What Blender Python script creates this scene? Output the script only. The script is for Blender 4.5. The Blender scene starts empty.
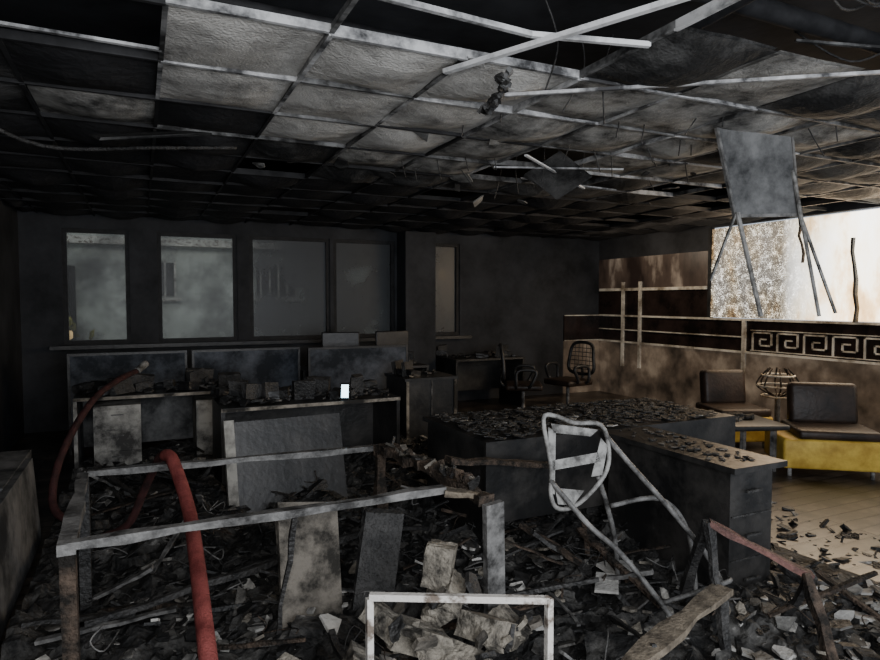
import bpy, bmesh, math, random
from mathutils import Vector, Matrix, noise, Euler
random.seed(7)
scene = bpy.context.scene

# ---------------------------------------------------------------- materials
def mat(name, c1, c2, scale=4.0, rough=0.8, metal=0.0, bump=0.3, lo=0.35, hi=0.65, detail=5, spec=0.3, bscale=None, c3=None):
    m = bpy.data.materials.new(name); m.use_nodes = True
    nt = m.node_tree; N = nt.nodes; L = nt.links
    b = N["Principled BSDF"]
    g = N.new("ShaderNodeNewGeometry")
    n = N.new("ShaderNodeTexNoise"); n.inputs["Scale"].default_value = scale
    n.inputs["Detail"].default_value = min(detail,7); n.inputs["Roughness"].default_value = 0.66
    L.new(g.outputs["Position"], n.inputs["Vector"])
    r = N.new("ShaderNodeValToRGB")
    r.color_ramp.elements[0].position = lo; r.color_ramp.elements[0].color = (*c1, 1)
    r.color_ramp.elements[1].position = hi; r.color_ramp.elements[1].color = (*c2, 1)
    if c3:
        e = r.color_ramp.elements.new(min(0.99, hi + 0.08)); e.color = (*c3, 1)
    L.new(n.outputs["Fac"], r.inputs["Fac"])
    L.new(r.outputs["Color"], b.inputs["Base Color"])
    b.inputs["Roughness"].default_value = rough
    b.inputs["Metallic"].default_value = metal
    b.inputs["Specular IOR Level"].default_value = spec
    if bump:
        n2 = N.new("ShaderNodeTexNoise"); n2.inputs["Scale"].default_value = bscale or scale * 6
        n2.inputs["Detail"].default_value = 3
        L.new(g.outputs["Position"], n2.inputs["Vector"])
        bp = N.new("ShaderNodeBump"); bp.inputs["Strength"].default_value = bump
        bp.inputs["Distance"].default_value = 0.02
        L.new(n2.outputs["Fac"], bp.inputs["Height"]); L.new(bp.outputs["Normal"], b.inputs["Normal"])
    return m

M_char   = mat("charred_black", (0.009,0.009,0.009), (0.045,0.043,0.041), 9, 0.6, bump=0.8, spec=.5)
M_ash    = mat("ash", (0.011,0.011,0.011), (0.080,0.077,0.072), 7, 0.8, bump=1.0, lo=.44, hi=.64, detail=7, c3=(.28,.27,.25), bscale=30)
M_soot   = mat("soot_wall", (0.012,0.013,0.0145), (0.040,0.042,0.047), 1.6, 0.75, bump=0.2, detail=7)
M_tileL  = mat("ceiling_tile_plaster", (0.15,0.145,0.135), (0.52,0.505,0.475), 3.6, 0.9, bump=0.4, bscale=80, lo=0.30, hi=0.56)
M_tileM  = mat("ceiling_tile_smoked", (0.04,0.039,0.037), (0.38,0.37,0.345), 3.4, 0.9, bump=0.4, bscale=80, lo=0.38, hi=0.62)
M_tileD  = mat("ceiling_tile_sooty", (0.012,0.012,0.012), (0.12,0.118,0.114), 2.5, 0.85, bump=0.4, bscale=60, lo=0.42, hi=0.70)
M_tileB  = mat("ceiling_tile_burnt", (0.008,0.008,0.009), (0.028,0.028,0.030), 2.5, 0.8, bump=0.4, bscale=30)
M_barW   = mat("tbar_metal", (0.05,0.05,0.052), (0.56,0.56,0.56), 5, 0.6, metal=0.0, bump=0, lo=0.38, hi=0.6)
M_barS   = mat("tbar_clean_metal", (0.24,0.24,0.24), (0.66,0.66,0.66), 5, 0.6, metal=0.0, bump=0, lo=0.3, hi=0.5)
M_barM   = mat("tbar_smoked", (0.02,0.02,0.02), (0.22,0.22,0.218), 5, 0.7, metal=0.0, bump=0, lo=0.42, hi=0.65)
M_barD   = mat("tbar_sooty", (0.009,0.009,0.010), (0.038,0.038,0.040), 5, 0.7, metal=0.0, bump=0, lo=0.4, hi=0.75)
M_steel  = mat("scorched_steel", (0.032,0.031,0.030), (0.22,0.215,0.207), 10, 0.5, metal=0.0, bump=0.3, lo=0.37, hi=0.64, detail=7)
M_steelB = mat("pale_steel", (0.06,0.057,0.053), (0.32,0.315,0.30), 12, 0.6, metal=0.0, bump=0.25, lo=0.37, hi=0.6)
M_paint  = mat("white_painted_metal", (0.13,0.105,0.085), (0.48,0.46,0.43), 16, 0.5, bump=0.2, lo=0.38, hi=0.5)
M_board  = mat("scorched_board", (0.022,0.020,0.017), (0.17,0.152,0.128), 7, 0.9, bump=0.7, lo=0.40, hi=0.60, detail=7)
M_plast  = mat("plaster_chunk", (0.03,0.027,0.023), (0.27,0.243,0.20), 9, 0.9, bump=0.9, lo=0.38, hi=0.58, detail=7)
M_wood   = mat("burnt_wood", (0.012,0.010,0.008), (0.12,0.085,0.062), 12, 0.8, bump=0.9, lo=0.42, hi=0.70)
M_woodP  = mat("pale_wood", (0.05,0.04,0.03), (0.24,0.20,0.15), 14, 0.8, bump=0.4)
M_desk   = mat("desk_laminate_sooty", (0.009,0.009,0.009), (0.052,0.048,0.044), 4, 0.42, bump=0.15, lo=.42, hi=.72, detail=7, spec=.5)
M_edge   = mat("pale_edge_band", (0.018,0.016,0.013), (0.34,0.30,0.245), 4, 0.7, bump=0.1, lo=0.42, hi=0.60)
M_grey   = mat("grey_panel", (0.03,0.031,0.032), (0.19,0.19,0.188), 3.5, 0.7, bump=0.15, lo=.40, hi=.64, detail=7)
M_blueg  = mat("partition_fabric", (0.020,0.024,0.030), (0.11,0.122,0.145), 2.8, 0.9, bump=0.2, lo=.42, detail=7)
M_white  = mat("dirty_white_panel", (0.05,0.048,0.045), (0.44,0.425,0.385), 4, 0.7, bump=0.15, lo=0.38, hi=0.58, detail=7)
M_hose   = mat("fire_hose_red", (0.13,0.026,0.024), (0.28,0.07,0.062), 12, 0.6, bump=0.5, bscale=160)
M_hoseD  = mat("fire_hose_dark", (0.022,0.013,0.013), (0.09,0.034,0.032), 12, 0.6, bump=0.5, bscale=160)
M_yellow = mat("yellow_vinyl", (0.38,0.23,0.03), (0.64,0.44,0.08), 5, 0.5, bump=0.1)
M_blackv = mat("black_vinyl", (0.012,0.009,0.007), (0.040,0.025,0.018), 5, 0.45, bump=0.2)
M_bplast = mat("black_plastic", (0.009,0.009,0.009), (0.03,0.03,0.031), 10, 0.4, bump=0)
M_rust   = mat("rusted_metal", (0.045,0.026,0.023), (0.19,0.095,0.08), 14, 0.7, bump=0.5)
M_trimW  = mat("cream_trim", (0.22,0.18,0.13), (0.80,0.75,0.64), 3, 0.5, bump=0, lo=.36, hi=.58)
M_bandB  = mat("black_gloss_panel", (0.008,0.006,0.005), (0.032,0.021,0.018), 3, 0.2, bump=0)
M_facade = mat("facade_render", (0.30,0.31,0.29), (0.46,0.47,0.45), 1.2, 0.9, bump=0)
M_frameD = mat("burnt_window_frame", (0.007,0.007,0.007), (0.022,0.022,0.023), 8, 0.6, bump=0.3)

def rubble_mat():
    m = bpy.data.materials.new("rubble"); m.use_nodes = True
    nt = m.node_tree; N = nt.nodes; L = nt.links; b = N["Principled BSDF"]
    g = N.new("ShaderNodeNewGeometry")
    r = N.new("ShaderNodeValToRGB"); r.color_ramp.interpolation = 'CONSTANT'
    els = [(0,(0.010,0.010,0.010)),(0.46,(0.026,0.025,0.024)),(0.70,(0.055,0.052,0.048)),(0.84,(0.11,0.104,0.095)),(0.925,(0.21,0.20,0.182)),(0.97,(0.54,0.52,0.48))]
    r.color_ramp.elements[0].color = (*els[0][1],1)
    r.color_ramp.elements[1].position = els[1][0]; r.color_ramp.elements[1].color = (*els[1][1],1)
    for p,c in els[2:]:
        e = r.color_ramp.elements.new(p); e.color = (*c,1)
    L.new(g.outputs["Random Per Island"], r.inputs["Fac"])
    n = N.new("ShaderNodeTexNoise"); n.inputs["Scale"].default_value = 22; n.inputs["Detail"].default_value = 4
    L.new(g.outputs["Position"], n.inputs["Vector"])
    mx = N.new("ShaderNodeMix"); mx.data_type='RGBA'; mx.blend_type='MULTIPLY'; mx.inputs["Factor"].default_value = 0.9
    L.new(r.outputs["Color"], mx.inputs["A"])
    r2 = N.new("ShaderNodeValToRGB"); r2.color_ramp.elements[0].position=.38; r2.color_ramp.elements[0].color=(.15,.15,.15,1); r2.color_ramp.elements[1].position=.62
    L.new(n.outputs["Fac"], r2.inputs["Fac"]); L.new(r2.outputs["Color"], mx.inputs["B"])
    L.new(mx.outputs["Result"], b.inputs["Base Color"])
    b.inputs["Roughness"].default_value = 0.6
    bp = N.new("ShaderNodeBump"); bp.inputs["Strength"].default_value=.7; bp.inputs["Distance"].default_value=.012
    n2 = N.new("ShaderNodeTexNoise"); n2.inputs["Scale"].default_value=60
    L.new(g.outputs["Position"], n2.inputs["Vector"]); L.new(n2.outputs["Fac"], bp.inputs["Height"]); L.new(bp.outputs["Normal"], b.inputs["Normal"])
    return m
M_rub = rubble_mat()

def floor_mat():
    m = bpy.data.materials.new("plank_floor"); m.use_nodes = True
    nt = m.node_tree; N = nt.nodes; L = nt.links; b = N["Principled BSDF"]
    g = N.new("ShaderNodeNewGeometry")
    br = N.new("ShaderNodeTexBrick"); br.inputs["Scale"].default_value = 1.0
    br.inputs["Brick Width"].default_value = 1.8; br.inputs["Row Height"].default_value = 0.13
    br.inputs["Mortar Size"].default_value = 0.010; br.inputs["Mortar"].default_value=(0.012,0.011,0.010,1)
    br.inputs["Color1"].default_value=(0.13,0.105,0.085,1); br.inputs["Color2"].default_value=(0.05,0.042,0.036,1)
    L.new(g.outputs["Position"], br.inputs["Vector"])
    n = N.new("ShaderNodeTexNoise"); n.inputs["Scale"].default_value=2.6; n.inputs["Detail"].default_value=7; n.inputs["Roughness"].default_value=.72
    L.new(g.outputs["Position"], n.inputs["Vector"])
    r = N.new("ShaderNodeValToRGB"); r.color_ramp.elements[0].position=.42; r.color_ramp.elements[0].color=(.15,.15,.15,1); r.color_ramp.elements[1].position=.60
    L.new(n.outputs["Fac"], r.inputs["Fac"])
    mx = N.new("ShaderNodeMix"); mx.data_type='RGBA'; mx.blend_type='MULTIPLY'; mx.inputs["Factor"].default_value=1
    L.new(br.outputs["Color"], mx.inputs["A"]); L.new(r.outputs["Color"], mx.inputs["B"])
    L.new(mx.outputs["Result"], b.inputs["Base Color"])
    b.inputs["Roughness"].default_value=.32
    b.inputs["Specular IOR Level"].default_value=.5
    bp = N.new("ShaderNodeBump"); bp.inputs["Strength"].default_value=.5; bp.inputs["Distance"].default_value=.01
    L.new(br.outputs["Fac"], bp.inputs["Height"]); bp.invert=True; L.new(bp.outputs["Normal"], b.inputs["Normal"])
    return m
M_floor = floor_mat()

def backlit(name, cols, scale, strength, shatter=False, zs=.45, rough=.3):
    m = bpy.data.materials.new(name); m.use_nodes = True
    nt = m.node_tree; N = nt.nodes; L = nt.links; b = N["Principled BSDF"]
    g = N.new("ShaderNodeNewGeometry")
    n = N.new("ShaderNodeTexNoise"); n.inputs["Scale"].default_value=scale; n.inputs["Detail"].default_value=7; n.inputs["Roughness"].default_value=.6
    mp = N.new("ShaderNodeMapping"); mp.inputs["Scale"].default_value=(1,1,zs)
    L.new(g.outputs["Position"], mp.inputs["Vector"]); L.new(mp.outputs["Vector"], n.inputs["Vector"])
    r = N.new("ShaderNodeValToRGB")
    r.color_ramp.elements[0].position=cols[0][0]; r.color_ramp.elements[0].color=(*cols[0][1],1)
    r.color_ramp.elements[1].position=cols[-1][0]; r.color_ramp.elements[1].color=(*cols[-1][1],1)
    for p,c in cols[1:-1]:
        e=r.color_ramp.elements.new(p); e.color=(*c,1)
    L.new(n.outputs["Fac"], r.inputs["Fac"])
    out = r.outputs["Color"]
    if shatter:
        v = N.new("ShaderNodeTexVoronoi"); v.inputs["Scale"].default_value=42
        n4 = N.new("ShaderNodeTexNoise"); n4.inputs["Scale"].default_value=5; n4.inputs["Detail"].default_value=4
        L.new(g.outputs["Position"], n4.inputs["Vector"])
        va = N.new("ShaderNodeVectorMath"); va.operation='ADD'
        L.new(g.outputs["Position"], va.inputs[0]); L.new(n4.outputs["Color"], va.inputs[1])
        L.new(va.outputs[0], v.inputs["Vector"])
        n3 = N.new("ShaderNodeTexNoise"); n3.inputs["Scale"].default_value=9; n3.inputs["Detail"].default_value=7; n3.inputs["Roughness"].default_value=.75
        L.new(g.outputs["Position"], n3.inputs["Vector"])
        sb = N.new("ShaderNodeMath"); sb.operation='MULTIPLY_ADD'; sb.inputs[1].default_value=.65
        L.new(v.outputs["Distance"], sb.inputs[0]); L.new(n3.outputs["Fac"], sb.inputs[2])
        r2 = N.new("ShaderNodeValToRGB")
        r2.color_ramp.elements[0].position=.58; r2.color_ramp.elements[0].color=(1,1,1,1)
        r2.color_ramp.elements[1].position=.86; r2.color_ramp.elements[1].color=(.035,.032,.030,1)
        e=r2.color_ramp.elements.new(.66); e.color=(.20,.19,.175,1)
        L.new(sb.outputs[0], r2.inputs["Fac"])
        sx = N.new("ShaderNodeSeparateXYZ"); L.new(g.outputs["Position"], sx.inputs["Vector"])
        mr = N.new("ShaderNodeMapRange"); mr.inputs["From Min"].default_value=4.7; mr.inputs["From Max"].default_value=5.5
        mr.inputs["To Min"].default_value=0.0; mr.inputs["To Max"].default_value=1
        L.new(sx.outputs["Y"], mr.inputs["Value"])
        mx = N.new("ShaderNodeMix"); mx.data_type='RGBA'; mx.blend_type='MULTIPLY'
        L.new(mr.outputs["Result"], mx.inputs["Factor"])
        L.new(out, mx.inputs["A"]); L.new(r2.outputs["Color"], mx.inputs["B"]); out = mx.outputs["Result"]
    L.new(out, b.inputs["Base Color"]); L.new(out, b.inputs["Emission Color"])
    b.inputs["Emission Strength"].default_value=strength  # emission stands in for light coming from behind the glass
    b.inputs["Roughness"].default_value=rough
    return m
M_bright = backlit("shattered_glass_backlit", [(0.32,(0.34,0.17,0.05)),(0.42,(0.72,0.50,0.27)),(0.49,(0.92,0.82,0.64)),(0.60,(0.97,0.95,0.89))], 1.9, 5.0, True)
M_tan    = backlit("frosted_glass_smoked_glow", [(0.36,(0.025,0.019,0.014)),(0.5,(0.10,0.072,0.050)),(0.66,(0.27,0.21,0.15))], 1.7, 0.42, zs=.9)  # smoke smudges in colour; panel's own glow put in as backlight
M_brown  = backlit("smoked_glass_brown_glow", [(0.38,(0.015,0.010,0.008)),(0.55,(0.055,0.038,0.028)),(0.70,(0.26,0.21,0.16))], 2.0, 0.5)  # smoked pane with a weak glow added in place of backlight

def pane_mat():
    m = bpy.data.materials.new("sooty_glass"); m.use_nodes=True
    nt=m.node_tree; N=nt.nodes; L=nt.links
    b=N["Principled BSDF"]; b.inputs["Base Color"].default_value=(0.035,0.038,0.041,1); b.inputs["Roughness"].default_value=.4
    t=N.new("ShaderNodeBsdfTransparent"); t.inputs["Color"].default_value=(.85,.86,.84,1)
    g=N.new("ShaderNodeNewGeometry"); n=N.new("ShaderNodeTexNoise"); n.inputs["Scale"].default_value=1.8; n.inputs["Detail"].default_value=6; n.inputs["Roughness"].default_value=.6
    L.new(g.outputs["Position"], n.inputs["Vector"])
    sx=N.new("ShaderNodeSeparateXYZ"); L.new(g.outputs["Position"], sx.inputs["Vector"])
    mr=N.new("ShaderNodeMapRange"); mr.inputs["From Min"].default_value=1.15; mr.inputs["From Max"].default_value=1.5
    mr.inputs["To Min"].default_value=0.0; mr.inputs["To Max"].default_value=.26
    L.new(sx.outputs["X"], mr.inputs["Value"])
    ad=N.new("ShaderNodeMath"); ad.operation='ADD'; L.new(n.outputs["Fac"], ad.inputs[0]); L.new(mr.outputs["Result"], ad.inputs[1])
    r=N.new("ShaderNodeValToRGB"); r.color_ramp.elements[0].position=.38; r.color_ramp.elements[0].color=(.36,.36,.36,1)
    r.color_ramp.elements[1].position=.80; r.color_ramp.elements[1].color=(.93,.93,.93,1)
    L.new(ad.outputs[0], r.inputs["Fac"])
    mx=N.new("ShaderNodeMixShader"); L.new(r.outputs["Color"], mx.inputs[0]); L.new(t.outputs[0], mx.inputs[1]); L.new(b.outputs[0], mx.inputs[2])
    L.new(mx.outputs[0], N["Material Output"].inputs["Surface"])
    return m
M_pane = pane_mat()

def emis(name,c,s):
    m=bpy.data.materials.new(name); m.use_nodes=True
    b=m.node_tree.nodes["Principled BSDF"]; b.inputs["Base Color"].default_value=(*c,1)
    b.inputs["Emission Color"].default_value=(*c,1); b.inputs["Emission Strength"].default_value=s
    return m
M_screen = emis("lit_screen",(0.6,0.85,1.0),6)
M_lampglow = emis("warm_lamp",(1.0,0.7,0.35),4)
M_leaf = mat("foliage",(0.08,0.09,0.02),(0.35,0.32,0.08),6,0.8,bump=0)

# ---------------------------------------------------------------- mesh builder
class Mesh:
    def __init__(s): s.v=[]; s.f=[]; s.mi=[]; s.sm=[]; s.mats=[]
    def _m(s,m):
        if m not in s.mats: s.mats.append(m)
        return s.mats.index(m)
    def add(s,vs,fs,m,smooth=False):
        o=len(s.v); k=s._m(m)
        s.v.extend([tuple(v) for v in vs])
        for f in fs: s.f.append([o+i for i in f]); s.mi.append(k); s.sm.append(smooth)
    def box(s,c,size,m,rot=(0,0,0),jit=0.0):
        R=Euler([math.radians(a) for a in rot]).to_matrix(); c=Vector(c)
        vs=[]
        for z in(-.5,.5):
            for x,y in((-.5,-.5),(.5,-.5),(.5,.5),(-.5,.5)):
                p=Vector((x*size[0],y*size[1],z*size[2]))
                if jit: p+=Vector([random.uniform(-jit,jit)*size[i] for i in range(3)])
                vs.append(c+R@p)
        s.add(vs,[(3,2,1,0),(4,5,6,7),(0,1,5,4),(1,2,6,5),(2,3,7,6),(3,0,4,7)],m)
    def bb(s,x0,x1,y0,y1,z0,z1,m): s.box(((x0+x1)/2,(y0+y1)/2,(z0+z1)/2),(x1-x0,y1-y0,z1-z0),m)
    def rbox(s,c,size,m,rot=(0,0,0),r=0.03,seg=3):
        bm=bmesh.new(); bmesh.ops.create_cube(bm,size=1)
        for v in bm.verts: v.co=Vector((v.co.x*size[0],v.co.y*size[1],v.co.z*size[2]))
        bmesh.ops.bevel(bm,geom=list(bm.edges),offset=r,segments=seg,affect='EDGES',profile=.5)
        R=Euler([math.radians(a) for a in rot]).to_matrix(); c=Vector(c)
        bm.verts.index_update()
        s.add([c+R@v.co for v in bm.verts],[[v.index for v in f.verts] for f in bm.faces],m,True); bm.free()
    def beam(s,p,q,w,h,m,wob=0,n=1,taper=1.0):
        p=Vector(p);q=Vector(q);d=(q-p).normalized()
        up=Vector((0,0,1)) if abs(d.z)<.95 else Vector((0,1,0))
        a=d.cross(up).normalized(); b=a.cross(d).normalized()
        vs=[]
        for i in range(n+1):
            t=i/n; c=p.lerp(q,t); k=1+(taper-1)*t
            if wob and 0<i<n: c=c+a*random.uniform(-wob,wob)+b*random.uniform(-wob,wob)
            j=1+(random.uniform(-.25,.25) if wob else 0)
            for x,y in((-1,-1),(1,-1),(1,1),(-1,1)): vs.append(c+a*x*w/2*k*j+b*y*h/2*k*j)
        fs=[(0,1,2,3),(4*n+3,4*n+2,4*n+1,4*n)]
        for i in range(n):
            for k in range(4): fs.append((4*i+k,4*i+4+k,4*i+4+(k+1)%4,4*i+(k+1)%4))
        s.add(vs,fs,m)
    def tube(s,pts,r,m,closed=False,sub=6,seg=10,r2=None):
        P=[Vector(p) for p in pts]; n=len(P); out=[]
        rng=n if closed else n-1
        for i in range(rng):
            if closed: a,b,c,d=P[(i-1)%n],P[i],P[(i+1)%n],P[(i+2)%n]
            else: a,b,c,d=P[max(i-1,0)],P[i],P[i+1],P[min(i+2,n-1)]
            for k in range(sub):
                t=k/sub
                out.append(.5*((2*b)+(c-a)*t+(2*a-5*b+4*c-d)*t*t+(3*b-a-3*c+d)*t**3))
        if not closed: out.append(P[-1])
        N=len(out); vs=[]; prev=None
        for i,c in enumerate(out):
            t=(out[(i+1)%N]-out[i-1]) if closed else (out[min(i+1,N-1)]-out[max(i-1,0)])
            t.normalize()
            if prev is None:
                up=Vector((0,0,1)) if abs(t.z)<.9 else Vector((1,0,0)); a=t.cross(up).normalized()
            else: a=(prev-t*prev.dot(t)).normalized()
            prev=a; b=t.cross(a)
            rr=r if r2 is None else r+(r2-r)*i/(N-1)
            for k in range(seg):
                an=2*math.pi*k/seg; vs.append(c+a*math.cos(an)*rr+b*math.sin(an)*rr)
        fs=[]
        for i in range(N if closed else N-1):
            j=(i+1)%N
            for k in range(seg): fs.append((i*seg+k,i*seg+(k+1)%seg,j*seg+(k+1)%seg,j*seg+k))
        if not closed: fs.append(tuple(range(seg-1,-1,-1))); fs.append(tuple((N-1)*seg+k for k in range(seg)))
        s.add(vs,fs,m,True)
    def cyl(s,c,r,h,m,seg=16): s.tube([(c[0],c[1],c[2]-h/2),(c[0],c[1],c[2]+h/2)],r,m,sub=1,seg=seg)
    def plate(s,poly,th,m):
        P=[Vector(p) for p in poly]; nrm=(P[1]-P[0]).cross(P[2]-P[0]).normalized()*th/2
        n=len(P); vs=[p+nrm for p in P]+[p-nrm for p in P]
        fs=[tuple(range(n)),tuple(range(2*n-1,n-1,-1))]+[(i,i+n,(i+1)%n+n,(i+1)%n) for i in range(n)]
        s.add(vs,fs,m)
    def chunk(s,c,size,m,yaw=None,tilt=20):
        s.box(c,size,m,(random.uniform(-tilt,tilt),random.uniform(-tilt,tilt),random.uniform(0,360) if yaw is None else yaw),jit=.22)
    def rock(s,c,size,m,tilt=30):
        bm=bmesh.new(); bmesh.ops.create_cube(bm,size=1); bmesh.ops.subdivide_edges(bm,edges=list(bm.edges),cuts=3,use_grid_fill=True)
        R=Euler([math.radians(random.uniform(-tilt,tilt)),math.radians(random.uniform(-tilt,tilt)),random.uniform(0,6.28)]).to_matrix(); c=Vector(c)
        off=Vector((random.random()*50,0,0))
        for v in bm.verts:
            k=1-.03*max(0,v.co.length-.62)/.25
            n=noise.noise(v.co*2.2+off)*.13+noise.noise(v.co*6+off)*.08
            v.co=v.co*(k+n)
        bm.verts.index_update()
        s.add([c+R@Vector((v.co.x*size[0],v.co.y*size[1],v.co.z*size[2])) for v in bm.verts],[[v.index for v in f.verts] for f in bm.faces],m); bm.free()
    def shard(s,c,r,th,m,tilt=25):
        n=random.randint(4,7); R=Euler((math.radians(random.uniform(-tilt,tilt)),math.radians(random.uniform(-tilt,tilt)),random.uniform(0,6.28))).to_matrix(); c=Vector(c)
        el=random.uniform(.45,1)
        P=[]
        for k in range(n):
            an=2*math.pi*(k+random.uniform(-.3,.3))/n; q=r*random.uniform(.6,1.1)
            P.append(Vector((math.cos(an)*q,math.sin(an)*q*el,0)))
        vs=[c+R@(p+Vector((0,0,th/2+random.uniform(-.2,.2)*th))) for p in P]+[c+R@(p*1.03-Vector((0,0,th/2))) for p in P]
        s.add(vs,[tuple(range(n)),tuple(range(2*n-1,n-1,-1))]+[(i,i+n,(i+1)%n+n,(i+1)%n) for i in range(n)],m)
    def build(s,name):
        me=bpy.data.meshes.new(name)
        xs=[v[0] for v in s.v];ys=[v[1] for v in s.v];zs=[v[2] for v in s.v]
        c=Vector(((min(xs)+max(xs))/2,(min(ys)+max(ys))/2,min(zs)))
        me.from_pydata([Vector(v)-c for v in s.v],[],s.f)
        for m in s.mats: me.materials.append(m)
        me.polygons.foreach_set("material_index",s.mi); me.polygons.foreach_set("use_smooth",s.sm)
        me.update()
        o=bpy.data.objects.new(name,me); o.location=c
        scene.collection.objects.link(o); return o

H=2.65; XL=-1.3; XR=7.3; YB=9.0
# ---------------------------------------------------------------- room shell
m=Mesh(); m.bb(XL-.1,XR+.1,-1.5,YB+.1,-.1,0,M_floor); m.build("floor")
m=Mesh(); m.bb(XL-.1,XR+.1,-1.5,YB+.1,3.15,3.25,M_soot)
m.build("ceiling")
m=Mesh(); m.bb(XL-.1,XL,-1.5,YB,0,3.15,M_soot); m.build("wall_left")

wins=[(-.86,-.12),(.20,1.19),(1.35,2.47),(2.52,3.46),(4.04,4.56)]
Z0,Z1=1.05,2.48
m=Mesh(); m.bb(XL-.1,XR+.1,YB,YB+.18,0,Z0,M_soot); m.bb(XL-.1,XR+.1,YB,YB+.18,Z1,3.15,M_soot)
x=XL-.1
for a,b in wins: m.bb(x,a,YB,YB+.18,Z0,Z1,M_soot); x=b
m.bb(x,XR+.1,YB,YB+.18,Z0,Z1,M_soot)
m.bb(6.55,XR,YB-.03,YB,0,.9,M_tan); m.bb(6.55,XR,YB-.03,YB,.9,1.34,M_bandB)
m.bb(6.55,XR,YB-.045,YB-.03,1.33,1.345,M_trimW); m.bb(6.55,XR,YB-.045,YB-.03,.90,.915,M_trimW)
m.build("wall_back")
for i,(a,b) in enumerate(wins):
    m=Mesh(); t=.05
    m.bb(a,b,YB+.02,YB+.10,Z0,Z0+t,M_frameD); m.bb(a,b,YB+.02,YB+.10,Z1-t,Z1,M_frameD)
    m.bb(a,a+t,YB+.02,YB+.10,Z0+t,Z1-t,M_frameD); m.bb(b-t,b,YB+.02,YB+.10,Z0+t,Z1-t,M_frameD)
    m.bb(a+t,b-t,YB+.055,YB+.065,Z0+t,Z1-t,M_pane)
    m.build("window_%d"%(i+1))
m=Mesh(); m.bb(-1.0,4.7,YB-.14,YB,Z0-.05,Z0-.005,M_desk); m.build("trim_1")
m=Mesh(); m.bb(3.5,3.98,YB-.35,YB,0,H-.05,M_soot); m.build("column")

m=Mesh()
m.bb(XR,XR+.1,1.0,YB,0,.9,M_tan)
m.bb(XR,XR+.1,1.0,YB,.9,1.34,M_bandB)
m.bb(XR,XR+.1,6.62,YB,1.34,1.76,M_bandB)
m.bb(XR,XR+.1,6.62,YB,1.76,2.3,M_brown)
m.bb(XR,XR+.1,6.62,YB,2.3,3.15,M_soot)
m.bb(XR,XR+.1,1.0,6.62,2.62,3.15,M_soot)
m.build("wall_right")
m=Mesh(); m.bb(XR+.03,XR+.06,1.0,6.58,1.36,2.6,M_bright)
m.bb(XR,XR+.08,6.58,6.62,1.34,2.62,M_frameD)
m.build("window_6")
m=Mesh()
for z in (.905,1.34): m.bb(XR-.03,XR,1.0,YB-.05,z-.014,z+.014,M_trimW)
m.bb(XR-.03,XR,6.62,YB-.05,1.755,1.80,M_trimW)
m.bb(XR-.03,XR,5.95,YB-.05,1.10,1.115,M_trimW)
for y in (8.35,7.95,5.98): m.bb(XR-.035,XR,y-.025,y+.025,.6 if y<7 else .5,1.9 if y>7 else 1.34,M_trimW)
m.build("trim_2")
m=Mesh()
def key(y0,z0,u,flip):
    pts=[(0,0),(0,4),(5,4),(5,1),(2,1),(2,2.5),(3.5,2.5)]
    for (a,b),(c,d) in zip(pts,pts[1:]):
        ya,yb=sorted((y0-a*u,y0-c*u)); za,zb=sorted((z0+b*u,z0+d*u))
        m.bb(XR-.02,XR-.002,ya-.009,yb+.009,za-.009,zb+.009,M_trimW)
for k in range(12): key(5.85-k*.36,.955,.055,0)
m.bb(XR-.02,XR-.002,1.5,5.88,.935,.945,M_trimW); m.bb(XR-.02,XR-.002,1.5,5.88,1.20,1.21,M_trimW)
m.build("greek_key_ornament")
m=Mesh()
m.beam((XR-.05,4.55,2.3),(XR-.05,4.5,1.35),.05,.03,M_char,.02,6)
m.beam((XR-.05,5.2,2.6),(XR-.05,5.15,2.05),.03,.02,M_wood,.02,5)
m.build("charred_mullion")

# outside
m=Mesh()
m.bb(-6,9,15,15.3,0,5.5,M_facade)
for x in(-3.6,-.2,2.4,5.2):
    m.bb(x,x+.9,14.96,15.0,1.7,2.4,M_frameD)
    for k in range(5): m.bb(x+.06+k*.2,x+.10+k*.2,14.9,14.95,1.65,2.45,M_paint)
    m.bb(x-.1,x+1.0,14.88,15,1.58,1.65,M_paint)
m.bb(-6,9,14.7,15,2.75,2.9,M_paint); m.bb(-6,9,14.9,15,3.1,3.8,M_frameD)
m.bb(-1.9,-1.2,14.9,15,0,2.3,M_frameD)
m.build("neighbouring_building")
m=Mesh(); m.bb(-8,11,9.2,15.3,-.12,-.02,M_facade); m.build("courtyard_ground")
m=Mesh()
for k in range(260):
    a=random.gauss(0,.30);b=random.gauss(0,.3);c=random.uniform(0,1.2)
    m.chunk((-1.7+a,13.6+b,c),(.16,.16,.03),M_leaf,tilt=80)
m.tube([(-1.7,13.6,-.02),(-1.7,13.6,1.2)],.05,M_wood)
m.build("shrub")

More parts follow.
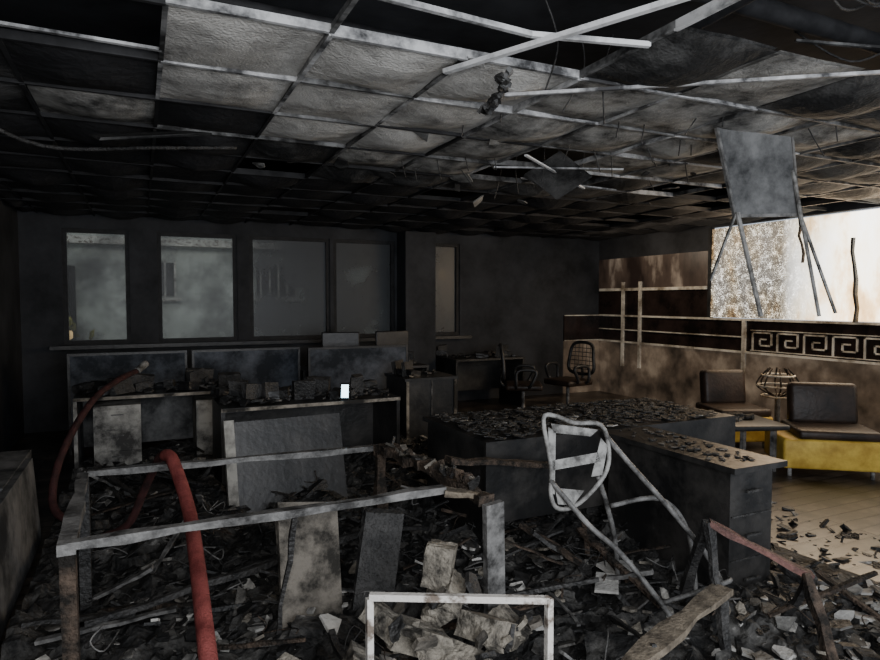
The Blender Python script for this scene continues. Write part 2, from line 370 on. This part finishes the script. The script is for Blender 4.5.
# ---------------------------------------------------------------- suspended ceiling
X0=.1-.6*3; Y0=.1
tiles=Mesh(); grid=Mesh()
def cls(i,j):
    x=X0+.6*i+.3; y=Y0+.6*j+.3
    if y<1.9:
        return 'B' if x>3.6 and y>.6 else None
    if y<2.5:
        if x<1.9: return None
        if x<2.6: return 'D'
        return 'M' if x<3.1 else 'D'
    if x<-.5: return 'D' if y<4 else 'B'
    if y<3.1:
        if x<.1: return None
        if x<1.9: return 'L'
        return 'M' if x<4 else 'D'
    if y<3.7:
        if x<.1: return 'B'
        if x<1.9: return 'L'
        if x<3.7: return 'M'
        return 'D'
    if y<4.3:
        if x<.1: return 'M'
        if x<.7: return 'B'
        if x<2.5: return 'L' if x<1.9 else 'M'
        if x<3.1: return None
        return 'M' if x<4.4 else 'D'
    if y<4.9:
        if x<.7: return 'B'
        if x<2.4: return 'M' if x>1.2 else 'D'
        if 2.4<x<3.9: return None
        return 'D' if random.random()<.6 else None
    if y<5.5 and x>1.5: return 'D' if random.random()<.7 else None
    return 'B' if random.random()<.9 else None
MM={'L':M_tileL,'M':M_tileM,'D':M_tileD,'B':M_tileB}
nx=15; ny=15
for i in range(nx):
    for j in range(ny):
        c=cls(i,j)
        if c is None: continue
        xa=max(X0+.6*i,XL)+.006; xb=min(X0+.6*(i+1),XR)-.006; ya=Y0+.6*j+.006; yb=min(ya+.588,YB)
        if xb<=xa: continue
        n=6; vs=[];fs=[]; sag=random.uniform(0.015,.055) if c in'LM' else random.uniform(0.02,.09)
        tx=random.uniform(-.014,.014);ty=random.uniform(-.014,.014)
        for a in range(n+1):
            for b in range(n+1):
                u=a/n;v=b/n
                vs.append((xa+(xb-xa)*u,ya+(yb-ya)*v,H+.012-sag*math.sin(math.pi*u)*math.sin(math.pi*v)+tx*(u-.5)+ty*(v-.5)+noise.noise(Vector((xa*3+u*2,ya*3+v*2,0)))*.012))
        N1=(n+1)**2
        vs+= [(x,y,z+.015) for x,y,z in vs]
        for a in range(n):
            for b in range(n):
                q=(a*(n+1)+b,a*(n+1)+b+1,(a+1)*(n+1)+b+1,(a+1)*(n+1)+b); fs.append(q); fs.append(tuple(N1+k for k in reversed(q)))
        tiles.add(vs,fs,MM[c])
for k in range(24):
    x=random.uniform(.8,5);y=random.uniform(3.6,6)
    tiles.shard((x,y,H+random.uniform(-.04,.02)),random.uniform(.05,.14),.012,random.choice([M_tileD,M_tileM,M_tileB]),tilt=25)
tiles.box((.05,4.0,2.53),(.55,.5,.014),M_tileD,(14,-10,6),.05)
tiles.box((2.95,4.15,2.57),(.4,.35,.014),M_tileD,(-22,20,10),.1)
tiles.build("ceiling_tiles")
def barmat(x,y):
    if y>4.95 or x<-.4: return M_barD
    if y<3.2 and -.6<x<3.2: return M_barW if random.random()<.6 else M_barM
    if 2.3<x<4.4 and y<4.95: return M_barW if random.random()<.5 else M_barM
    if y>4.3: return M_barD
    if x<.5: return M_barD if random.random()<.6 else M_barM
    return M_barM if random.random()<.6 else M_barD
for i in range(nx+1):
    x=X0+.6*i
    if x<XL or x>XR: continue
    for j in range(ny):
        ya=Y0+.6*j; yb=min(ya+.6,YB)
        if ya>=YB: continue
        if ya<2.3 and not (abs(x-1.9)<.1 or (abs(x-.7)<.1 and ya>1.8) or x>3.6): continue
        mt=barmat(x,ya)
        s=random.uniform(-.008,.004)
        grid.bb(x-.010,x+.010,ya,yb,H-.004+s,H+.003+s,mt); grid.bb(x-.002,x+.002,ya,yb,H+.003+s,H+.035,mt)
for j in range(ny+1):
    y=Y0+.6*j
    for i in range(nx):
        xa=max(X0+.6*i,XL); xb=min(X0+.6*(i+1),XR)
        if xb<=xa: continue
        if y<2.4 and xa<3.6: continue
        mt=barmat(xa,y)
        s=random.uniform(-.008,.004)
        grid.bb(xa,xb,y-.010,y+.010,H-.006+s,H+.001+s,mt); grid.bb(xa,xb,y-.002,y+.002,H+.001+s,H+.035,mt)
grid.beam((-1.2,2.95,2.66),(.1,2.97,2.65),.022,.012,M_barW)
grid.beam((.62,2.14,2.66),(1.42,2.18,2.65),.022,.02,M_barW); grid.beam((1.42,2.18,2.65),(1.9,2.04,2.64),.022,.02,M_barS)
grid.beam((1.25,2.62,2.62),(1.72,1.66,2.64),.028,.02,M_barS)
grid.beam((1.63,2.77,2.61),(3.1,1.78,2.63),.018,.015,M_barW)
grid.beam((2.5,3.9,2.63),(3.4,4.4,2.54),.022,.012,M_barS)
grid.beam((2.5,4.35,2.63),(3.3,3.8,2.58),.022,.012,M_barW)
grid.beam((2.9,4.6,2.62),(3.7,4.35,2.54),.020,.012,M_barW)
grid.beam((3.0,2.2,2.9),(3.9,1.5,2.7),.022,.012,M_barM)
grid.build("ceiling_grid")
m=Mesh()
m.tube([(-1,2.2,2.95),(2,2.1,2.95),(6,2.2,2.95)],.05,M_barD)
m.tube([(2.2,1,2.85),(2.25,3,2.80),(2.3,6,2.85)],.035,M_barD)
m.tube([(-1,3.3,3.0),(0,3.2,3.0),(2,3.3,3.0)],.03,M_barD)
m.build("sprinkler_pipe")
m=Mesh()
for k in range(34):
    x=random.uniform(1.6,4.6); y=random.uniform(2.4,5)
    l=random.uniform(.03,.2)
    m.tube([(x,y,2.95),(x+random.uniform(-.1,.1),y,2.75),(x+random.uniform(-.12,.12),y+random.uniform(-.1,.1),2.66-l)],.004,M_char,seg=6)
for k in range(4):
    x=random.uniform(1.5,3.4); y=random.uniform(1.7,2.4)
    m.tube([(x,y,2.98),(x+.3,y-.1,2.84),(x+.6,y-.2,2.93),(x+1.0,y-.1,2.82),(x+1.4,y,2.98)],.006,M_char,seg=6)
m.tube([(-.9,4.2,2.64),(-.5,4.4,2.5),(.1,4.4,2.55),(.6,4.5,2.62)],.012,M_char)
for k in range(34):
    t=k/33; m.shard((1.47+.17*t+random.uniform(-.02,.02),2.45+.52*t,2.60-.05*math.sin(t*3)+random.uniform(-.02,.01)),random.uniform(.02,.042),.02,random.choice([M_char,M_char,M_barM]),tilt=50)
m.build("burnt_cable")
m=Mesh()
dx,dy=.22,-.12
def Q(x,y,z): return Vector((x+dx,y+dy,z))
A=Q(2.95,2.95,2.64);B=Q(3.42,2.80,2.60);C=Q(3.50,2.80,2.13);D=Q(3.12,2.95,2.12)
m.plate([A,B,C,D],.012,M_grey)
for p,q in((A,D),(B,C),(D,C)): m.beam(p,q,.018,.02,M_steel)
m.beam(Q(3.12,2.94,2.14),Q(2.98,3.0,1.72),.022,.012,M_steelB)
m.beam(Q(3.12,2.93,2.14),Q(3.25,2.85,1.50),.028,.014,M_steelB)
m.beam(Q(3.50,2.79,2.14),Q(3.66,2.65,1.52),.028,.014,M_steelB)
m.beam(Q(3.44,2.80,2.4),Q(3.58,2.7,1.50),.022,.012,M_steelB)
m.build("hanging_ceiling_panel")  # collapsed ceiling panel dangling with its struts, not a light fitting

# ---------------------------------------------------------------- rubble
def gh(x,y):
    f=max(0,min(1,(3.9-x-.05*y)/.9))
    return max(0,(noise.fractal(Vector((x*1.6,y*1.6,3)),1.0,2.0,5)*.12+.10+abs(noise.noise(Vector((x*9,y*9,1))))*.07)*f)
m=Mesh()
nxg,nyg=150,170; xa,xb,ya,yb=-.56,4.3,.9,7.2
vs=[];fs=[]
for a in range(nxg+1):
    for b in range(nyg+1):
        x=xa+(xb-xa)*a/nxg; y=ya+(yb-ya)*b/nyg
        e=min(1,min(nxg-a,b,nyg-b)/12)
        vs.append((x,y,(gh(x,y)+noise.noise(Vector((x*22,y*22,5)))*.02*(gh(x,y)>.02))*e-.004))
for a in range(nxg):
    for b in range(nyg): fs.append((a*(nyg+1)+b,(a+1)*(nyg+1)+b,(a+1)*(nyg+1)+b+1,a*(nyg+1)+b+1))
m.add(vs,fs,M_ash); m.build("ash_heap")
m=Mesh()
for k in range(10500):
    x=random.uniform(-.48,4.5); y=random.uniform(1.1,6.6)
    if x>3.5 and random.random()<.6: continue
    s=random.choice([.008,.011,.014,.018,.024,.03,.042,.06])*random.uniform(.7,1.3)
    z=gh(x,y)+s*.1
    if random.random()<.7: m.shard((x,y,z),s,s*random.uniform(.08,.25),M_rub,tilt=28)
    else: m.chunk((x,y,z),(s*2.2,s*random.uniform(.2,.6),s*random.uniform(.15,.4)),M_rub,tilt=35)
for k in range(60):
    x=random.uniform(-.35,3.2); y=random.uniform(1.3,5.6); s=random.uniform(.06,.14)
    m.rock((x,y,gh(x,y)+s*.1),(s*1.5,s,s*.5),M_ash if random.random()<.6 else M_char)
m.build("rubble_pieces")
m=Mesh()
for k in range(150):
    x=random.uniform(-.45,3.4); y=random.uniform(1.3,5.5)
    l=random.uniform(.15,.6); a=random.uniform(0,6.28); z=gh(x,y)+.03
    if x+l*math.cos(a)<-.5: continue
    m.beam((x,y,z),(x+l*math.cos(a),y+l*math.sin(a),z+random.uniform(0,.18)),random.uniform(.01,.04),random.uniform(.008,.02),random.choice([M_char,M_wood,M_char,M_steel]),.006,5)
m.build("charred_timber")
m=Mesh()
for k in range(90):
    x=random.uniform(-.3,3.2); y=random.uniform(1.5,5.2); P=[]
    z=gh(x,y)+.03
    for q in range(6):
        P.append((x,y,z+random.uniform(0,.10))); x=max(-.45,x+random.uniform(-.10,.10)); y+=random.uniform(-.10,.10)
    m.tube(P,random.uniform(.002,.004),random.choice([M_char,M_char,M_steel,M_wood]),seg=5,sub=4)
m.build("burnt_wiring")
m=Mesh()
for k in range(110):
    x=random.uniform(2.0,3.6); y=random.uniform(1.0,2.1)
    s=random.uniform(.02,.075); m.shard((x,y,gh(x,y)+.03),s,.012,random.choice([M_tileM,M_tileL,M_tileL,M_board]),tilt=15)
for k in range(110):
    x=random.uniform(.0,2.6); y=random.uniform(1.5,3.4)
    s=random.uniform(.015,.06); m.shard((x,y,gh(x,y)+.04),s,.012,random.choice([M_tileM,M_plast,M_board,M_tileL]),tilt=30)
for (x,y,s) in((2.25,2.6,.16),(2.05,2.45,.13),(2.9,1.6,.12),(1.35,1.75,.12),(3.2,1.75,.1),(2.75,1.35,.1),(2.5,1.3,.09),(1.0,1.5,.09)): m.shard((x,y,gh(x,y)+.07),s,.015,M_tileL,tilt=12)
m.build("broken_tile_shards")
m=Mesh()
for (x,y,z,s) in [(.75,2.15,.20,.24),(.95,2.25,.28,.20),(1.12,2.35,.36,.17),(1.25,2.22,.26,.2),(1.05,2.1,.15,.24),(.5,2.3,.14,.22),(1.4,2.3,.2,.15),(.85,2.3,.33,.16)]:
    m.rock((x,y,z),(s*1.15,s*.85,s*.5),M_plast,tilt=40)
    for q in range(4): m.shard((x+random.uniform(-.1,.1),y-random.uniform(.05,.14),z+random.uniform(-.05,.08)),s*random.uniform(.2,.5),.02,random.choice([M_board,M_plast,M_char]),tilt=60)
m.rock((1.12,2.4,.48),(.12,.1,.18),M_plast,tilt=20)
m.build("plaster_chunks")
m=Mesh(); m.box((.68,2.85,.36),(.29,.035,.6),M_board,(-14,3,8),.04); m.box((1.02,2.9,.3),(.2,.03,.5),M_char,(-20,8,-20),.06); m.build("leaning_board")
m=Mesh(); m.beam((1.55,1.72,.30),(2.28,1.95,.34),.085,.025,M_woodP,.004,5); m.build("pale_plank")
m=Mesh(); m.beam((1.5,3.1,.73),(2.25,3.15,.60),.07,.03,M_wood,.01,6); m.build("burnt_plank")

# ---------------------------------------------------------------- burnt desk skeleton
m=Mesh()
m.beam((-.25,2.52,.75),(1.22,2.56,.75),.045,.030,M_steel,.004,8)
m.beam((-.25,3.5,.76),(1.25,3.46,.75),.045,.030,M_steel,.004,8)
m.beam((-.25,2.50,.74),(-.27,3.5,.75),.05,.035,M_steel,.006,6)
m.beam((-.24,2.52,.0),(-.25,2.54,.73),.05,.06,M_wood)
m.beam((-.36,2.15,.0),(-.33,2.3,.42),.06,.03,M_board)
m.beam((-.27,3.5,.0),(-.27,3.5,.73),.05,.05,M_char)
m.beam((1.24,3.46,.0),(1.24,3.46,.74),.06,.06,M_wood,.008,5)
m.beam((1.25,3.45,.74),(1.30,2.95,.76),.10,.05,M_wood,.015,7)
m.beam((1.30,2.98,.76),(1.36,2.42,.72),.07,.04,M_wood,.012,7)
m.beam((1.22,2.56,.74),(1.42,2.48,.70),.09,.03,M_woodP,.01,4)
for k in range(30):
    t=random.random(); m.shard((1.25+.1*t,3.4-.9*t,.78),random.uniform(.02,.06),.015,random.choice([M_wood,M_board,M_char]),tilt=60)
m.box((1.40,2.42,.40),(.10,.03,.62),M_steel,(2,-3,10))
m.beam((1.40,2.42,0),(1.40,2.42,.2),.05,.03,M_steel)
m.beam((-.25,3.1,.2),(1.2,3.4,.3),.03,.03,M_char,.01,6)
m.beam((.55,2.56,.73),(.5,2.75,.1),.02,.02,M_char,.01,6)
m.build("burnt_desk_frame")
m=Mesh()
m.box((-.66,3.4,.30),(.04,2.9,.55),M_grey,(0,-4,0)); m.box((-.95,4.6,.29),(.5,1.0,.58),M_grey)
m.build("leaning_partition_panel")

m=Mesh()
m.bb(2.69,3.0,2.27,3.2,.04,.73,M_desk); m.bb(2.66,3.05,2.22,3.24,.73,.76,M_desk)
for z in(.26,.49): m.bb(2.70,2.99,2.262,2.27,z,z+.008,M_char)
for z in(.16,.39,.62): m.beam((2.79,2.25,z),(2.90,2.25,z),.012,.012,M_char)
for x in(2.73,2.96):
    for y in(2.32,3.14): m.bb(x-.02,x+.02,y-.02,y+.02,0,.05,M_bplast)
for k in range(60): m.shard((random.uniform(2.7,3.0),random.uniform(2.3,3.2),.766),random.uniform(.008,.03),.006,random.choice([M_char,M_ash,M_board]),tilt=6)
m.build("drawer_pedestal")
m=Mesh()
m.bb(1.85,3.95,3.3,4.25,.72,.75,M_desk); m.bb(1.85,3.95,3.3,3.33,.25,.72,M_desk)
m.bb(1.87,1.91,3.33,4.2,0,.72,M_desk); m.bb(3.89,3.93,3.33,4.2,0,.72,M_desk)
m.build("office_desk")
m=Mesh()
for k in range(900):
    x=random.uniform(1.9,3.9);y=random.uniform(3.32,4.2); s=random.uniform(.010,.05)
    m.shard((x,y,.757+random.uniform(0,.015)),s,s*.12,random.choice([M_char,M_char,M_ash,M_rub]),tilt=8)
m.build("burnt_papers")

# overturned burnt metal chair
m=Mesh()
O=Vector((1.86,2.45,.84)); Rr=Euler((math.radians(-12),math.radians(14),math.radians(-24))).to_matrix()
def cp(x,y,z=0): return O+Rr@Vector((x,z,y))
ring=[(-.19,.15),(-.14,.18),(-.04,.17),(.09,.19),(.15,.08),(.15,-.04),(.06,-.19),(-.03,-.24),(-.08,-.19),(-.11,-.05)]
m.tube([cp(*p) for p in ring],.011,M_steelB,closed=True,seg=8,sub=4)
m.plate([cp(-.15,.14),cp(.08,.165),cp(.05,.125),cp(-.13,.10)],.006,M_steelB)
m.plate([cp(-.16,.12),cp(-.12,.11),cp(-.065,-.18),cp(-.09,-.17)],.006,M_steelB)
m.plate([cp(.14,.10),cp(.10,.13),cp(.09,-.06),cp(.14,-.04)],.006,M_steelB)
m.plate([cp(-.11,-.03),cp(-.10,-.075),cp(.12,.02),cp(.10,.06)],.006,M_steelB)
m.plate([cp(-.07,-.15),cp(.07,-.13),cp(.03,-.21),cp(-.04,-.22)],.006,M_steelB)
m.tube([cp(.13,.14),(2.10,2.35,.82),(2.25,2.25,.62),(2.38,2.15,.42),(2.50,2.15,.25)],.013,M_steel,seg=8)
m.tube([cp(-.10,-.12),(1.86,2.35,.56),(2.0,2.28,.42),(2.12,2.15,.22),(2.2,2.1,.08)],.013,M_steel,seg=8)
m.tube([cp(.12,-.05),(2.05,2.45,.60),(2.15,2.5,.38),(2.22,2.55,.08)],.013,M_steel,seg=8)
m.tube([(2.05,2.42,.60),(2.3,2.35,.62),(2.42,2.28,.45),(2.40,2.2,.1)],.012,M_steel,seg=8)
m.tube([(2.12,2.15,.22),(2.4,2.05,.30),(2.52,2.12,.27)],.011,M_steel,seg=8)
m.build("burnt_metal_chair")

m=Mesh()
m.beam((2.30,2.05,.60),(2.62,1.78,.40),.05,.025,M_rust,.008,5)
m.beam((2.30,2.05,.60),(2.26,1.9,.05),.045,.03,M_char,.008,5)
m.beam((2.58,1.78,.42),(2.5,1.55,.0),.035,.035,M_wood,.006,5)
m.beam((2.30,2.05,.60),(2.42,2.35,.0),.04,.03,M_char,.008,5)
m.beam((2.62,1.78,.40),(2.75,2.05,.0),.04,.03,M_char,.008,5)
m.build("burnt_stool_frame")

m=Mesh()
a=Vector((.547,1.62,0));b=Vector((.99,1.414,0)); up=Vector((0,0,1)); w=.018
for p in(a,b): m.beam(p+up*.0,p+up*.79,w,w,M_paint)
m.beam(a+up*.795,b+up*.785,w,w,M_paint); m.beam(a+up*.12,b+up*.12,w,w,M_paint)
off=Vector((.09,.2,0))
for p in(a,b): m.beam(p-off+up*.012,p+off*1.2+up*.012,w,w,M_paint)
m.build("metal_table_leg_frame")

# ---------------------------------------------------------------- hoses
m=Mesh()
m.tube([(.25,.9,.05),(.22,1.5,.06),(.19,2.0,.24),(.18,2.24,.42),(.185,2.75,.55),(.18,3.15,.64),(.13,3.45,.79),(.10,3.56,.80)],.031,M_hose,sub=8,seg=14)
m.tube([(.13,3.47,.80),(.08,3.62,.785),(.0,3.85,.56),(-.1,4.05,.30),(-.3,4.3,.16)],.022,M_hoseD,sub=8,seg=12)
m.build("fire_hose")
m=Mesh()
m.tube([(-.05,6.62,.93),(-.2,6.2,.90),(-.38,5.72,.78),(-.54,5.22,.48),(-.55,4.9,.2),(-.3,4.6,.14)],.026,M_hoseD,sub=8,seg=12)
m.tube([(-.05,6.62,.93),(.03,6.75,.99)],.035,M_steelB)
m.build("fire_hose")

# ---------------------------------------------------------------- back left workstations
def desk(name,x0,x1,y0,y1,edge=M_edge,panel=M_desk,legs=M_desk,legl=None,modesty=True):
    m=Mesh()
    m.bb(x0,x1,y0,y1,.72,.75,M_desk); m.bb(x0,x1,y0-.004,y0,.722,.748,edge)
    m.bb(x0,x0+.03,y0+.02,y1,0,.72,panel); m.bb(x1-.03,x1,y0+.02,y1,0,.72,panel)
    m.bb(x0,x0+.03,y0+.01,y0+.02,0,.72,legl or legs)
    m.bb(x1-.03,x1,y0+.01,y0+.02,0,.72,legs)
    if modesty: m.bb(x0+.03,x1-.03,y1-.05,y1-.03,.2,.72,panel)
    return m.build(name)
desk("office_desk",.55,2.05,5.2,5.9)
desk("office_desk",-.55,.95,6.3,6.95,panel=M_grey,legs=M_white)
desk("office_desk",1.75,3.4,7.6,8.2,edge=M_desk)
desk("office_desk",4.05,5.2,8.1,8.8,edge=M_desk)
def ped(name,x0,x1,y0,y1,h,mt):
    m=Mesh(); m.bb(x0,x1,y0,y1,.05,h,mt)
    for k in range(3):
        z=.08+k*(h-.1)/3; m.bb(x0+.015,x1-.015,y0-.012,y0,z,z+(h-.1)/3-.015,mt)
        m.beam(((x0+x1)/2-.05,y0-.02,z+(h-.1)/3-.06),((x0+x1)/2+.05,y0-.02,z+(h-.1)/3-.06),.01,.01,M_steel)
    for x in(x0+.04,x1-.04):
        for y in(y0+.04,y1-.04): m.bb(x-.02,x+.02,y-.02,y+.02,0,.05,M_bplast)
    return m.build(name)
ped("drawer_pedestal",-.40,-.02,6.34,6.8,.66,M_white)
ped("drawer_pedestal",.45,.85,6.34,6.8,.66,M_white)
m=Mesh(); m.bb(2.55,3.15,6.3,6.9,.03,.73,M_desk); m.bb(2.53,3.17,6.28,6.92,.73,.76,M_desk)
m.bb(2.55,2.58,6.285,6.3,.03,.73,M_edge); m.bb(3.12,3.15,6.285,6.3,.03,.73,M_edge); m.bb(2.846,2.854,6.29,6.3,.03,.73,M_steel)
m.build("office_cabinet")
m=Mesh(); m.box((.98,4.75,.36),(.85,.04,.72),M_desk,(-15,0,4)); m.box((.56,4.70,.37),(.07,.05,.74),M_white,(-15,0,4)); m.build("fallen_desk_panel")
for (x0,x1,y) in((-.7,.45,7.55),(.5,1.7,7.55),(1.75,3.0,7.35)):
    m=Mesh(); m.bb(x0,x1,y,y+.04,.06,1.02,M_blueg); m.bb(x0,x1,y-.006,y+.046,1.02,1.045,M_desk)
    m.bb(x0,x0+.025,y-.006,y+.046,0,1.02,M_desk); m.bb(x1-.025,x1,y-.006,y+.046,0,1.02,M_desk)
    m.build("office_partition")
m=Mesh()
for (x0,x1,y0,y1,n) in((.6,2.0,5.25,5.85,160),(-.5,.9,6.35,6.9,90),(1.85,3.3,7.65,8.1,110),(4.1,5.1,8.15,8.75,60),(2.6,3.1,6.35,6.85,30)):
    for k in range(n):
        x=random.uniform(x0,x1);y=random.uniform(y0,y1);s=random.uniform(.02,.10)
        m.shard((x,y,.765+random.uniform(0,.02)),s*.6,s*.2,random.choice([M_char,M_ash,M_rub,M_bplast]),tilt=22)
        if k%10==0: m.rock((x,y,.79),(s*2,s*1.5,.08),random.choice([M_char,M_bplast]),tilt=10)
        if k%22==0: m.box((x,y,.83),(random.uniform(.08,.25),.05,.16),M_char,(random.uniform(-20,20),random.uniform(-8,8),random.uniform(-40,40)),.08)
m.build("burnt_desk_clutter")
def monitor(x,y,yaw,tilt=0):
    m=Mesh(); R=Matrix.Rotation(math.radians(yaw),3,'Z')
    c=Vector((x,y,.75))
    m.rbox(c+Vector((0,0,.30)),(.48,.03,.29),M_bplast,(tilt,0,yaw),.012,2)
    m.box(c+Vector((0,0,.30))+R@Vector((0,-.016,0)),(.45,.004,.26),M_desk,(tilt,0,yaw))
    m.beam(c+R@Vector((0,.03,.01)),c+R@Vector((0,.03,.25)),.05,.02,M_bplast)
    m.rbox(c+Vector((0,0,.01)),(.22,.16,.018),M_bplast,(0,0,yaw),.006,2)
    return m.build("computer_monitor")
monitor(2.3,7.9,-10); monitor(3.0,7.9,5)
m=Mesh(); m.rbox((1.56,5.24,.825),(.078,.012,.14),M_bplast,(-12,0,-25),.005,2); m.box((1.557,5.232,.826),(.060,.003,.11),M_screen,(-12,0,-25))
m.box((1.58,5.29,.76),(.08,.08,.02),M_bplast,(0,0,-25)); m.build("smartphone")
m=Mesh(); m.tube([(5.45,11.5,-.02),(5.45,11.5,2.0)],.03,M_barD); m.rbox((5.45,11.5,2.1),(.14,.14,.2),M_lampglow,(0,0,0),.03,2); m.build("street_lamp")
m=Mesh(); m.tube([(-1.15,12.2,-.02),(-1.15,12.2,.95)],.03,M_barD); m.rbox((-1.15,12.2,1.02),(.22,.2,.14),M_lampglow,(0,0,0),.03,2); m.build("street_lamp")

# ---------------------------------------------------------------- office chairs
def office_chair(x,y,yaw,s=1.0):
    m=Mesh(); R=Matrix.Rotation(math.radians(yaw),3,'Z'); c=Vector((x,y,0))
    T=lambda a,b,z: c+R@Vector((a*s,b*s,z*s))
    for k in range(5):
        an=k*2*math.pi/5+.3; e=(math.cos(an)*.28,math.sin(an)*.28)
        m.beam(T(0,0,.11),T(e[0],e[1],.075),.04,.03,M_bplast,taper=.7)
        m.rbox(T(e[0],e[1],.03),(.04,.05,.058),M_bplast,(0,0,math.degrees(an)),.015,2)
    m.tube([T(0,0,.09),T(0,0,.42)],.025,M_steel)
    m.rbox(T(0,0,.46),(.50*s,.48*s,.08),M_blackv,(0,0,yaw),.03,3)
    m.tube([T(0,.20,.42),T(0,.30,.5),T(0,.28,.65)],.02,M_bplast)
    m.tube([T(-.20,.26,.58),T(-.22,.27,.8),T(-.15,.30,.98),T(.15,.30,.98),T(.22,.27,.8),T(.20,.26,.58)],.024,M_bplast,closed=True)
    for z in(.62,.68,.74,.80,.86,.92): m.tube([T(-.21,.275,z),T(0,.30,z),T(.21,.275,z)],.005,M_bplast,seg=6)
    for k in(-.14,-.07,0,.07,.14): m.tube([T(k,.27,.58),T(k,.29,.8),T(k,.30,.98)],.004,M_bplast,seg=6)
    for sx in(-1,1):
        m.tube([T(sx*.22,.1,.45),T(sx*.29,.1,.5),T(sx*.29,.08,.68),T(sx*.27,-.15,.68),T(sx*.28,-.1,.52),T(sx*.22,-.05,.45)],.022,M_bplast)
    return m.build("office_chair")
office_chair(4.6,7.2,60); office_chair(5.4,7.3,-80)

# ---------------------------------------------------------------- lounge seating
def armchair(x,y,yaw,w=.82,body=M_yellow):
    m=Mesh(); R=Matrix.Rotation(math.radians(yaw),3,'Z'); c=Vector((x,y,0))
    T=lambda a,b,z: c+R@Vector((a,b,z))
    m.rbox(T(0,0,.21),(w,.62,.27),body,(0,0,yaw),.025,3)
    m.rbox(T(.06,-.01,.385),(w-.14,.58,.085),M_blackv,(0,0,yaw),.03,3)
    m.rbox(T(.08,.24,.60),(w-.22,.15,.40),M_blackv,(-8,0,yaw),.045,3)
    for a in(-w/2+.07,w/2-.07):
        for b in(-.25,.25): m.cyl(T(a,b,.04),.018,.08,M_steelB)
    return m.build("lounge_armchair")
armchair(5.76,3.86,-37)
armchair(5.90,5.05,-20,.72,M_yellow)
m=Mesh()
m.rbox((4.95,4.35,.43),(1.1,.6,.05),M_bplast,(0,0,-20),.015,2)
for ddx,ddy in((-.42,-.05),(.38,-.32),(-.30,.32),(.44,.06)): m.beam((4.95+ddx,4.35+ddy,0),(4.95+ddx,4.35+ddy,.41),.04,.04,M_steel)
m.build("coffee_table")
m=Mesh()
for k in range(70):
    s=random.uniform(.03,.10); m.shard((random.uniform(4.6,5.3),random.uniform(4.25,4.45),.462+random.uniform(0,.02)),s,s*.2,random.choice([M_char,M_ash]),tilt=15)
m.build("burnt_magazines")
m=Mesh()
m.tube([(6.6,4.95,.02),(6.6,4.95,.5)],.03,M_steel)
for z,r in((.5,.17),(.62,.22),(.74,.17)):
    m.tube([(6.6+r*math.cos(t*math.pi/4),4.95+r*math.sin(t*math.pi/4),z) for t in range(8)],.012,M_trimW,closed=True,seg=6,sub=3)
for t in range(8):
    m.tube([(6.6,4.95,.48),(6.6+.22*math.cos(t*math.pi/4),4.95+.22*math.sin(t*math.pi/4),.62),(6.6+.1*math.cos(t*math.pi/4),4.95+.1*math.sin(t*math.pi/4),.82)],.01,M_wood,seg=6)
m.cyl((6.6,4.95,.02),.16,.04,M_steel)
m.build("planter_stand")

# ---------------------------------------------------------------- lights
def point(name,loc,e,col,r=.1):
    l=bpy.data.lights.new(name,'POINT'); l.energy=e; l.color=col; l.shadow_soft_size=r
    o=bpy.data.objects.new(name,l); o.location=loc; scene.collection.objects.link(o); return o
def area(name,loc,rot,e,col,sx,sy):
    l=bpy.data.lights.new(name,'AREA'); l.energy=e; l.color=col; l.shape='RECTANGLE'; l.size=sx; l.size_y=sy
    o=bpy.data.objects.new(name,l); o.location=loc; o.rotation_euler=[math.radians(a) for a in rot]; scene.collection.objects.link(o); return o
point("camera_flash",(-.1,-.25,1.85),110,(1.0,.99,.97),.15)
area("rear_fill_light",(1.2,-1.2,1.6),(84,0,-15),140,(.92,.95,1.0),2.5,1.8)  # unseen fill behind the camera, added for ambient light; no doorway there
area("lobby_light",(6.9,4.6,2.45),(0,60,0),70,(1.0,.72,.45),1.0,2.5)
area("wall_wash_fill",(6.1,7.0,2.45),(0,-50,0),14,(1.0,.82,.62),.4,2.2)  # added warm wash to brighten right wall and trim; no known lamp
area("facade_fill_light",(1.5,10.2,4.2),(62,0,0),170,(.97,1.0,.97),6.0,1.0)  # unseen fill added to brighten the facade outside the windows
w=bpy.data.worlds.new("World"); scene.world=w; w.use_nodes=True
bg=w.node_tree.nodes["Background"]; bg.inputs[0].default_value=(.76,.85,.97,1); bg.inputs[1].default_value=.9

cam=bpy.data.cameras.new("Camera"); cam.lens=26.1; cam.sensor_width=36; cam.clip_start=.05
co=bpy.data.objects.new("Camera",cam); co.location=(0,0,1.6)
co.rotation_euler=(math.radians(90-2.68),0,math.radians(-25.1)); scene.collection.objects.link(co); scene.camera=co
